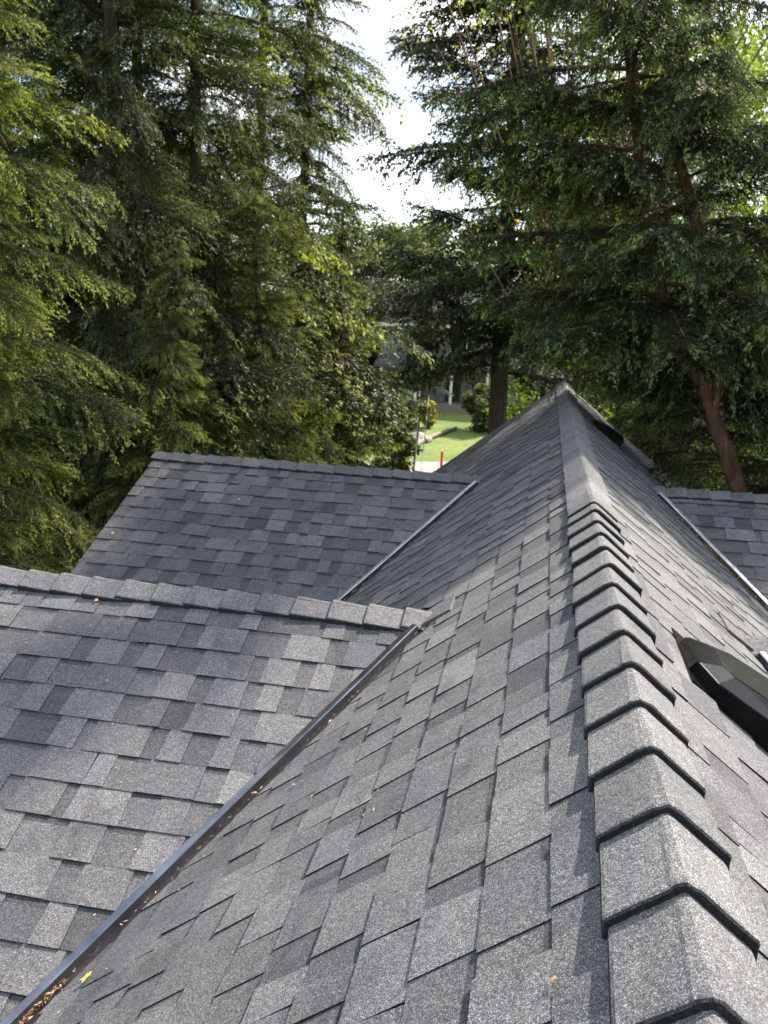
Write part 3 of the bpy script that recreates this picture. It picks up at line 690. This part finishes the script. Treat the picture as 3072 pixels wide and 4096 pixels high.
# left-hand wood
conifer(base_at(-60, 7.6), 11.5, 2.0, 'cedar', 5, M['cedar'], M['bark'], 'bright yellow green cedar with scalloped boughs at the left edge of the picture', name='cedar_tree', nb=145, seed=3, z0=0.1, basetone=0.12, tr=0.15)
conifer(base_at(240, 10.5), 22.0, 2.5, 'hemlock', 5, M['hemlock'], M['bark'], 'tall drooping hemlock with sky showing through, second tree from the left', name='hemlock_tree', nb=190, seed=5, tr=0.10)
conifer(base_at(70, 12.5), 24.0, 2.8, 'cedar', 6, M['cedar'], M['bark'], 'tall cedar just behind the yellow green one at the left edge', name='cedar_tree', nb=150, seed=8, tr=0.10)
conifer(base_at(450, 11.5), 23.0, 2.5, 'hemlock', 5, M['hemlock'], M['bark'], 'tall dark hemlock rising beyond the farther left gable', name='hemlock_tree', nb=190, seed=9, tr=0.10, basetone=-0.05)
conifer(base_at(570, 10.6), 9.0, 1.9, 'cedar', 5, M['cedar'], M['bark'], 'cedar with layered sweeping boughs behind the ridge of the farther left gable', name='cedar_tree', nb=145, seed=12, z0=0.08, tr=0.12)
conifer(base_at(380, 9.4), 8.0, 1.8, 'cedar', 5, M['cedar'], M['bark'], 'shorter cedar close behind the sloping edge of the farther left gable', name='cedar_tree', nb=130, seed=14, z0=0.08, tr=0.12)
conifer(base_at(640, 15), 21.5, 2.45, 'hemlock', 6, M['hemlock'], M['bark'], 'tall feathery hemlock reaching branches into the bright gap from its left', name='hemlock_tree', nb=190, seed=17, tr=0.10)
conifer(base_at(745, 15), 9.0, 1.7, 'cedar', 6, M['cedar'], M['bark'], 'small cedar at the left side of the lawn opening', name='cedar_tree', nb=130, seed=19, z0=0.06, tr=0.1)
conifer(base_at(335, 13.0), 23.0, 2.7, 'cedar', 6, M['cedar'], M['bark'], 'tall cedar between the two tall hemlocks on the left', name='cedar_tree', nb=150, seed=71, tr=0.10)
conifer(base_at(160, 14.5), 24.0, 2.9, 'hemlock', 6, M['hemlock'], M['bark'], 'tall hemlock filling the gap behind the two leftmost trees', name='hemlock_tree', nb=150, seed=72, tr=0.10)
conifer(base_at(560, 13.8), 23.5, 2.2, 'cedar', 6, M['cedar'], M['bark'], 'tall cedar right beside the dark hemlock, left of the bright gap', name='cedar_tree', nb=150, seed=73, tr=0.10)
conifer(base_at(905, 38), 9.6, 2.3, 'fir', 6, M['fir'], M['bark'], 'dark small fir in front of the left half of the far house', name='fir_tree', nb=130, seed=74, tr=0.06, z0=0.44)
# dark fir right of the gap
conifer(base_at(1072, 23), 31, 4.4, 'fir', 6, M['fir'], M['bark'], 'dark fir with a straight trunk standing beyond the end of the main roof', name='fir_tree', nb=290, seed=21, tr=0.27, z0=0.19, inner=0, notch=(2.7, 4.7))
conifer((3.5, 13.5, -6.6), 13.5, 2.1, 'spruce', 5, M['spruce'], M['bark'], 'narrow spruce added for shade close behind the right gables, right of the leaning trunk', name='conifer', nb=145, seed=68, tr=0.12)  # added and sized to cast shade on the far right roof edge
conifer((7.6, 10.4, -6.6), 18.5, 3.3, 'hemlock', 1, M['hemlock'], M['bark'], 'tall unseen hemlock added for shade right of the right gables, just beyond the frame', name='hemlock_tree', nb=110, seed=67, tr=0.18)  # out of view, added to dapple shade over the right slope and gables
# wood behind and beside the photographer: unseen, added to darken reflections and sky fill
conifer((-7, -9, -6.6), 17, 3.6, 'hemlock', 2, M['hemlock'], M['bark'], 'tall unseen hemlock added behind the viewpoint, to the left', name='hemlock_tree', nb=120, seed=61, tr=0.2)
conifer((1.5, -11, -6.6), 18, 3.8, 'fir', 2, M['fir'], M['bark'], 'tall unseen fir added behind the viewpoint', name='fir_tree', nb=120, seed=62, tr=0.2)
conifer((9, -8, -6.6), 16, 3.6, 'hemlock', 2, M['hemlock'], M['bark'], 'tall unseen hemlock added behind the viewpoint, to the right', name='hemlock_tree', nb=120, seed=63, tr=0.2)
conifer((11.5, 3.2, -6.6), 18, 3.4, 'hemlock', 2, M['hemlock'], M['bark'], 'tall unseen hemlock added right of the viewpoint, beyond the frame', name='hemlock_tree', nb=120, seed=65, tr=0.2)
conifer((10.5, -2.5, -6.6), 17, 3.4, 'fir', 2, M['fir'], M['bark'], 'tall unseen fir added right of the viewpoint, beyond the frame', name='fir_tree', nb=120, seed=66, tr=0.2)
conifer((-12, 1, -6.6), 17, 3.6, 'hemlock', 2, M['hemlock'], M['bark'], 'tall unseen hemlock added left of the viewpoint', name='hemlock_tree', nb=120, seed=64, tr=0.2)

def crooked_tree():
    Y = 8.9; pt = lambda x, y, dy=0: at(x, y, Y + dy)
    b = at(1625, 1180, Y); t = empty('conifer', (b.x + 0.1, b.y, -6.6), 'large spruce with crooked reddish forked trunk and fresh light green tips at right', 'tree')
    mb = MB()
    main = [Vector((b.x + 0.1, b.y, -6.6)), Vector((b.x + 0.15, b.y, -4.5)), pt(1625, 1180), pt(1594, 1058), pt(1569, 978), pt(1539, 903), pt(1519, 833), pt(1469, 753), pt(1432, 640), pt(1402, 500), pt(1380, 300), pt(1350, 0), pt(1330, -400), pt(1330, -900), pt(1330, -1500)]
    mb.tube(main, [0.15, 0.12, 0.095, 0.088, 0.085, 0.085, 0.065, 0.06, 0.06, 0.065, 0.06, 0.055, 0.05, 0.04, 0.02], 10)
    fork = [pt(1535, 890), pt(1554, 838), pt(1557, 778, .05), pt(1549, 698, .1), pt(1530, 600, .1), pt(1503, 475), pt(1468, 350), pt(1450, 200), pt(1440, 0), pt(1440, -400), pt(1440, -900)]
    mb.tube(fork, [0.06, 0.062, 0.06, 0.058, 0.055, 0.06, 0.055, 0.05, 0.045, 0.035, 0.015], 9)
    r = random.Random(4); bo = []
    for path, n in ((main[3:], 84), (fork, 60)):
        for i in range(n):
            f = (i + r.random()) / n * (len(path) - 1.01); k = int(f); o = path[k].lerp(path[k + 1], f - k)
            lo = o.z
            a = i * 2.39996 + r.uniform(-.4, .4); ln = r.uniform(1.1, 2.1) * (1.0 if lo < 4 else max(0.25, 1 - (lo - 4) / 9))
            if lo < 0.6:
                ln *= 0.7; a = R(r.choice([r.uniform(20, 80), r.uniform(100, 175), r.uniform(-10, 20), r.uniform(175, 200)]))
            bo.append((tuple(o), a, R(r.uniform(-8, 22)), ln, r.uniform(-.3, .3)))
    # low boughs that sweep left in front of the fir
    for x, y, a, ln in ((1380, 150, 175, 2.2), (1400, 330, 188, 2.2), (1395, 520, 180, 2.0), (1420, 640, 178, 2.0), (1460, 750, 176, 1.9), (1380, 250, 200, 2.2), (1500, 480, -10, 1.8), (1520, 700, -20, 1.6), (1520, 820, 165, 1.5), (1440, 120, 250, 1.7), (1390, 200, 290, 1.7), (1450, 260, 270, 1.6), (1400, 60, 255, 1.8), (1480, 330, 300, 1.4)):
        bo.append((tuple(at(x, y, Y)), R(a), R(4), ln, r.uniform(-.2, .2)))
    boughs_from(t, bo, 'spruce', 5, M['spruce'], mb)
    mb.build('trunk', M['bark_red'], t, smooth=True)
crooked_tree()
conifer(base_at(1850, 9.8), 15, 2.5, 'spruce', 5, M['spruce'], M['bark_red'], 'spruce whose boughs hang in from the right edge of the picture', name='conifer', nb=145, seed=25, tr=0.2)
conifer(base_at(1400, 13), 17, 2.4, 'hemlock', 6, M['spruce'], M['bark_red'], 'tall conifer behind the crooked spruce, above the far vent', name='conifer', nb=60, seed=27, tr=0.2)
conifer(base_at(1150, 12.5), 6.4, 0.95, 'spruce', 6, M['spruce'], M['bark'], 'small spruce showing just above the far end of the main ridge', name='conifer', nb=90, seed=28, z0=0.05)
conifer(base_at(1480, 16), 10.5, 3.0, 'fir', 1, M['fir'], M['bark'], 'dark bushy fir in the shade beyond the right gable', name='fir_tree', nb=130, seed=31, z0=0.05)
conifer(base_at(1400, 11.5), 6.3, 1.7, 'hemlock', 1, M['spruce'], M['bark'], 'low shaded hemlock behind the right side of the far roof edge', name='hemlock_tree', nb=100, seed=33, z0=0.05)
conifer(base_at(1640, 13), 8.3, 2.2, 'fir', 1, M['fir'], M['bark'], 'dark low fir at the right edge behind the right gable ridge', name='fir_tree', nb=110, seed=35, z0=0.05)

# broadleaf trees and bushes: leaf clouds on forking limbs
def broadleaf(base, height, radius, mat, bark, label, n=14000, leaf=0.10, name='broadleaf_tree', cat='tree', seed=1, clumps=26, zlow=0.3, group=None, tr=0.12):
    r = np.random.default_rng(seed); base = Vector(base); t = empty(name, base, label, cat, group); mb = MB()
    cs = []
    for i in range(clumps):
        a = r.uniform(0, 6.28); h = r.uniform(zlow, 1.0); rr = radius * math.sqrt(r.random()) * math.sin(math.pi * min(0.95, max(0.12, (h - zlow * .5))))
        cs.append(np.array([base.x + rr * math.cos(a), base.y + rr * math.sin(a), base.z + height * h]))
    top = base + Vector((0, 0, height * 0.55)); mb.tube([base, base + Vector((0.1, 0, height * .3)), top], [tr, tr * .8, tr * .5], 7)
    for c in cs:
        s = base + Vector((0.05, 0, height * (min(0.52, (c[2] - base.z) / height - 0.08) - 0.08 * r.random()))); mid_ = s.lerp(Vector(c), 0.5) + Vector((0, 0, -0.15))
        mb.tube([s, mid_, Vector(c)], [tr * .35, tr * .2, 0.008], 4, cap=False)
    cen = np.array(cs)[r.integers(clumps, size=n)]; cr = radius * 0.34
    off = r.normal(0, 1, (n, 3)); off /= np.linalg.norm(off, axis=1)[:, None]; off *= (r.random((n, 1)) ** 0.45) * cr * np.array([1.15, 1.15, .8])
    P = cen + off; d = r.normal(0, 1, (n, 3)); d /= np.linalg.norm(d, axis=1)[:, None]; e = np.cross(d, r.normal(0, 1, (n, 3))); e /= np.linalg.norm(e, axis=1)[:, None]
    s = leaf * r.uniform(.5, 1.2, (n, 1)); V = np.stack([P - e * s * .45, P + e * s * .45, P + d * s], 1).reshape(-1, 3)
    tone = np.clip(.5 + off[:, 2] / cr * .3 + r.normal(0, .15, n), 0, 1)
    me = bpy.data.meshes.new('crown'); me.vertices.add(len(V)); me.vertices.foreach_set('co', (V - np.array(base)).astype(np.float32).ravel())
    me.loops.add(n * 3); me.loops.foreach_set('vertex_index', np.arange(n * 3, dtype=np.int32)); me.polygons.add(n)
    me.polygons.foreach_set('loop_start', np.arange(0, n * 3, 3, dtype=np.int32)); me.polygons.foreach_set('loop_total', np.full(n, 3, dtype=np.int32))
    a = me.attributes.new('tone', 'FLOAT', 'FACE'); a.data.foreach_set('value', tone.astype(np.float32)); me.materials.append(mat); me.update(calc_edges=True)
    o = bpy.data.objects.new('crown', me); COL.objects.link(o); o.parent = t
    mb.build('trunk', bark, t, smooth=True); TRI[0] += n
    return t
broadleaf(base_at(1560, 24), 13.5, 4.5, M['maple'], M['bark'], 'sunlit yellow green maple glimpsed behind the crooked spruce trunk', n=26000, leaf=.16, seed=2, name='maple_tree')
broadleaf(base_at(1330, 27), 11, 4.0, M['maple'], M['bark'], 'sunlit broadleaf tree glimpsed between the fir and the crooked spruce', n=18000, leaf=.16, seed=3, name='maple_tree')
broadleaf(base_at(1230, 12.5), 15, 2.6, M['bud'], M['bark_red'], 'thin tree with bare reddish twigs and few pale buds beside the dark fir', n=2200, leaf=.06, seed=4, clumps=40, zlow=0.55, name='budding_tree', tr=0.07)
broadleaf(base_at(330, 30), 9, 4, M['maple'], M['bark'], 'sunlit bush seen through the dark gap below the left hemlocks', n=16000, leaf=.18, seed=5, name='maple_tree')
broadleaf(base_at(1085, 33), 3.2, 1.2, M['fir'], M['bark'], 'dark shrub standing at the right side of the far lawn', n=9000, leaf=.14, seed=6, name='shrub', cat='shrub', zlow=0.05)
broadleaf(base_at(850, 34), 3.6, 1.1, M['hemlock'], M['bark'], 'leafy shrub at the left side of the far lawn', n=8000, leaf=.14, seed=7, name='shrub', cat='shrub', zlow=0.05)
broadleaf(base_at(925, 50), 1.5, 0.6, M['bud'], M['bark'], 'small yellow flowering shrub in front of the far house porch', n=3000, leaf=.16, seed=8, name='shrub', cat='shrub', zlow=0.1)
broadleaf(base_at(1040, 50), 2.4, 1.5, M['hemlock'], M['bark'], 'green shrub at the right corner of the far house', n=6000, leaf=.18, seed=9, name='shrub', cat='shrub', zlow=0.05)

broadleaf(base_at(845, 68), 12.0, 5.0, M['hemlock'], M['bark'], 'hazy pale green broadleaf tree filling the bottom of the bright gap', n=16000, leaf=.32, seed=41, zlow=0.2, name='maple_tree')
broadleaf(base_at(930, 74), 13.0, 5.0, M['hemlock'], M['bark'], 'rounded dull green tree behind the roof of the far house', n=16000, leaf=.32, seed=42, zlow=0.2, name='maple_tree')
broadleaf(base_at(760, 60), 10.5, 4.0, M['hemlock'], M['bark'], 'rounded green tree left of the far house', n=14000, leaf=.3, seed=43, zlow=0.2, name='maple_tree')
# the far wood: similar conifers sharing two crowns
def far_wood():
    protos = {}
    spots = []
    r = random.Random(5)
    for i in range(24):
        xp = -50 + 1760 * (i + r.random()) / 24; spots.append((xp, r.uniform(62, 90)))
    for i in range(9):
        xp = -40 + 540 * (i + r.random()) / 9; spots.append((xp, r.uniform(20, 34)))
    for i in range(7):
        xp = 1150 + 540 * (i + r.random()) / 7; spots.append((xp, r.uniform(30, 44)))
    for i, (xp, d) in enumerate(spots):
        b = Vector(base_at(xp, d)); key = i % 3; far = d > 60
        if key not in protos:
            t = conifer(b, 11, 3.0, 'fir', 2, M['hemlock'], M['bark'], 'x', nb=130, seed=50 + key, z0=0.05, tr=0.2, name='background_conifer')
            t.scale = (1, 1, 1); protos[key] = t
        else:
            t0 = protos[key]; t = t0.copy(); COL.objects.link(t); t.location = b
            for ch in t0.children:
                c = ch.copy(); COL.objects.link(c); c.parent = t
        s = r.uniform(0.8, 1.25) * (1.0 if far else 0.85); t.scale = (s * 1.35, s * 1.35, s * r.uniform(0.85, 1.05)); t.rotation_euler = (0, 0, r.uniform(0, 6.28))
        t['label'] = 'small distant conifer in the wood on the skyline' if far else ('shaded conifer in the wood behind the left hand trees' if xp < 700 else 'shaded conifer in the wood behind the right hand trees')
        t['group'] = 'conifers of the far skyline' if far else ('conifers behind the left trees' if xp < 700 else 'conifers behind the right trees')
far_wood()

# ------------------------------------------------------------------ far house, lawn things, posts, wires
def far_house():
    c = Vector(base_at(975, 57)); x, y, z = c
    h = empty('house', (x, y, z), 'grey two storey house with dark gabled roof across the road, half hidden by the fir', 'house')
    mb = MB(); mb.box((x - 5, y, z), (x + 5, y + 7, z + 5.4)); mb.build('wall', M['siding'], h)
    mb = MB(); mb.add([(x - 5.5, y - .5, z + 5.3), (x + 5.5, y - .5, z + 5.3), (x + 5.5, y + 3.5, z + 7.7), (x - 5.5, y + 3.5, z + 7.7), (x + 5.5, y + 7.5, z + 5.3), (x - 5.5, y + 7.5, z + 5.3)],
                      [(0, 1, 2, 3), (3, 2, 4, 5), (1, 4, 2), (0, 3, 5), (0, 5, 4, 1)]); mb.build('roof', M['farroof'], h)
    mb = MB(); mb.box((x - 5.4, y - .62, z + 5.15), (x + 5.4, y - .5, z + 5.35)); mb.build('fascia', M['white'], h)
    mb = MB(); mb.add([(x - 5, y - 2.2, z + 2.75), (x + 5, y - 2.2, z + 2.75), (x + 5, y, z + 3.3), (x - 5, y, z + 3.3), (x - 5, y - 2.2, z + 2.55), (x + 5, y - 2.2, z + 2.55), (x + 5, y, z + 2.6), (x - 5, y, z + 2.6)],
                      [(0, 1, 2, 3), (4, 7, 6, 5), (0, 4, 5, 1), (1, 5, 6, 2), (0, 3, 7, 4)]); mb.build('porch_roof', M['farroof'], h)
    for i in range(5):
        mb = MB(); mb.box((x - 4.6 + i * 2.3, y - 2.1, z + .4), (x - 4.44 + i * 2.3, y - 1.94, z + 2.55)); mb.build('porch_post', M['white'], h)
    mb = MB(); mb.box((x - 4.8, y - 2.2, z - .3), (x + 4.8, y - .005, z + .4)); mb.build('porch_deck', M['wood'], h)
    for i, (a, b_) in enumerate(((-3.2, 3.6), (-.4, 3.6), (2.4, 3.6), (-3.2, .9), (2.4, .9))):
        mb = MB(); mb.box((x + a, y - .05, z + b_), (x + a + 1.2, y - .004, z + b_ + 1.2)); f = mb.build('window', M['white'], h)
        mb = MB(); mb.box((x + a + .08, y - .06, z + b_ + .08), (x + a + 1.12, y - .052, z + b_ + 1.12)); mb.build('pane', M['glass'], f)
    mb = MB(); mb.box((x - .5, y - .05, z + .4), (x + .5, y - .004, z + 2.5)); mb.build('door', M['dark'], h)
far_house()
def near_left_house():
    c = Vector(base_at(300, 52)); x, y, z = c
    h = empty('house', (x, y, z), 'pale tan house glimpsed through the left hemlocks', 'house')
    mb = MB(); mb.box((x - 7, y, z), (x + 7, y + 7, z + 5.6)); mb.build('wall', noisy('tan_siding', (0.42, 0.36, 0.28), (0.5, 0.43, 0.34), 2), h)
    mb = MB(); mb.add([(x - 7.5, y - .5, z + 5.5), (x + 7.5, y - .5, z + 5.5), (x + 7.5, y + 3.5, z + 7.7), (x - 7.5, y + 3.5, z + 7.7), (x + 7.5, y + 7.5, z + 5.5), (x - 7.5, y + 7.5, z + 5.5)],
                      [(0, 1, 2, 3), (3, 2, 4, 5), (1, 4, 2), (0, 3, 5), (0, 5, 4, 1)]); mb.build('roof', M['farroof'], h)
    for i in range(4):
        a = -5.5 + i * 3
        mb = MB(); mb.box((x + a, y - .05, z + 3.4), (x + a + 1.3, y - .004, z + 4.6)); f = mb.build('window', M['white'], h)
        mb = MB(); mb.box((x + a + .08, y - .06, z + 3.48), (x + a + 1.22, y - .052, z + 4.52)); mb.build('pane', M['glass'], f)
near_left_house()
def ground_hit(xp, yp):
    v = px(xp, yp); t_ = 1.0
    while t_ < 200 and (CAM + v * t_).z > gz((CAM + v * t_).x, (CAM + v * t_).y): t_ += 0.1
    return CAM + v * t_
def marker(xp, yp, hgt, label):
    p = ground_hit(xp, yp); o = empty('marker_post', p, label, 'marker post', 'orange marker posts by the road')
    mb = MB(); mb.tube([p, p + Vector((0, 0, 0.05))], [0.2, 0.17], 12); mb.build('base', M['dark'], o)
    mb = MB(); mb.tube([p + Vector((0, 0, .05)), p + Vector((0, 0, hgt * .9)), p + Vector((0, 0, hgt))], [0.07, 0.06, 0.04], 12); mb.build('post', M['orange'], o, smooth=True)
marker(952, 1027, 1.15, 'orange marker post on the road edge, just left of the main roof edge')
marker(855, 1040, 1.15, 'orange marker post on the road, mostly hidden by the left gable ridge')
# a fallen log and low stones on the lawn
p0 = ground_hit(895, 965); p1 = ground_hit(985, 928); lg = MB()
lg.tube([p0 + Vector((0, 0, .1)), p0.lerp(p1, .5) + Vector((0, 0, .18)), p1 + Vector((0, 0, .1))], [0.14, 0.12, 0.09], 9)
tagit(lg.build('fallen_log', M['wood'], smooth=True, origin=p0), 'weathered log lying across the far lawn above the road', 'log')
for i, (xp, yp, s) in enumerate(((905, 950, .5), (918, 955, .4), (893, 958, .45))):
    p = ground_hit(xp, yp); bm = bmesh.new(); bmesh.ops.create_icosphere(bm, subdivisions=2, radius=s)
    for v in bm.verts: v.co *= 1 + .25 * noise.noise(v.co * 2 + Vector((i * 5, 0, 0))); v.co.z *= .6
    me = bpy.data.meshes.new('boulder'); bm.to_mesh(me); bm.free(); me.materials.append(M['stone']); o = bpy.data.objects.new('boulder', me); COL.objects.link(o); o.location = p + Vector((0, 0, s * .3))
    tagit(o, ['largest pale boulder beside the log on the far lawn', 'middle one of three pale boulders on the far lawn', 'leftmost of three pale boulders on the far lawn'][i], 'boulder', 'boulders on the far lawn')
# service wires from the farther gable to a pole behind the trees
fh = Vector(base_at(975, 57))
for i, (dx, lab) in enumerate(((-0.10, 'left one of two pale service wires rising from behind the left gable'), (0.12, 'right one of two pale service wires rising from behind the left gable'))):
    A = at(893 + 10 * i, 1075, 10.5); B = fh + Vector((-1.6 + dx * 3, -2.25, 2.7)); wr = MB()
    wr.tube([A.lerp(B, f) - Vector((0, 0, 1.0 * 4 * f * (1 - f) * .35)) for f in [k / 24 for k in range(25)]], 0.009, 5)
    tagit(wr.build('service_wire', M['wire'], smooth=True, origin=A), lab, 'wire', 'service wires')
# undergrowth below the trees
def undergrowth():
    n = 60000; r = np.random.default_rng(3); ang = np.radians(r.uniform(-48, 30, n * 2)); d = r.uniform(9, 34, n * 2)
    x = CAM.x + d * np.sin(ang); y = d * np.cos(ang); deg = np.degrees(ang)
    keep = ~((deg > -10.5) & (deg < -3) & (d > 26)) & ~((np.abs(x) < 4.6) & (y < 12.2)); x, y = x[keep][:n], y[keep][:n]; n = len(x)
    mound = np.array([0.5 + 0.9 * max(0, noise.noise(Vector((a * .35, b * .35, 1))) + .3) for a, b in zip(x[::1], y[::1])])
    z = -6.6 + r.random(n) * mound * 1.3; P = np.stack([x, y, z], 1)
    dd = r.normal(0, 1, (n, 3)); dd /= np.linalg.norm(dd, axis=1)[:, None]; e = np.cross(dd, r.normal(0, 1, (n, 3))); e /= np.linalg.norm(e, axis=1)[:, None]
    s = .22 * r.uniform(.5, 1.2, (n, 1)); V = np.stack([P - e * s * .4, P + e * s * .4, P + dd * s], 1).reshape(-1, 3)
    me = bpy.data.meshes.new('undergrowth'); me.vertices.add(len(V)); me.vertices.foreach_set('co', V.astype(np.float32).ravel())
    me.loops.add(n * 3); me.loops.foreach_set('vertex_index', np.arange(n * 3, dtype=np.int32)); me.polygons.add(n)
    me.polygons.foreach_set('loop_start', np.arange(0, n * 3, 3, dtype=np.int32)); me.polygons.foreach_set('loop_total', np.full(n, 3, dtype=np.int32))
    a = me.attributes.new('tone', 'FLOAT', 'FACE'); a.data.foreach_set('value', r.random(n).astype(np.float32)); me.materials.append(M['hemlock']); me.update(calc_edges=True)
    o = bpy.data.objects.new('undergrowth', me); COL.objects.link(o); tagit(o, 'leafy green undergrowth covering the ground below the trees', kind='stuff')
undergrowth()
open('/tmp/tri.txt','w').write(str(TRI[0]))
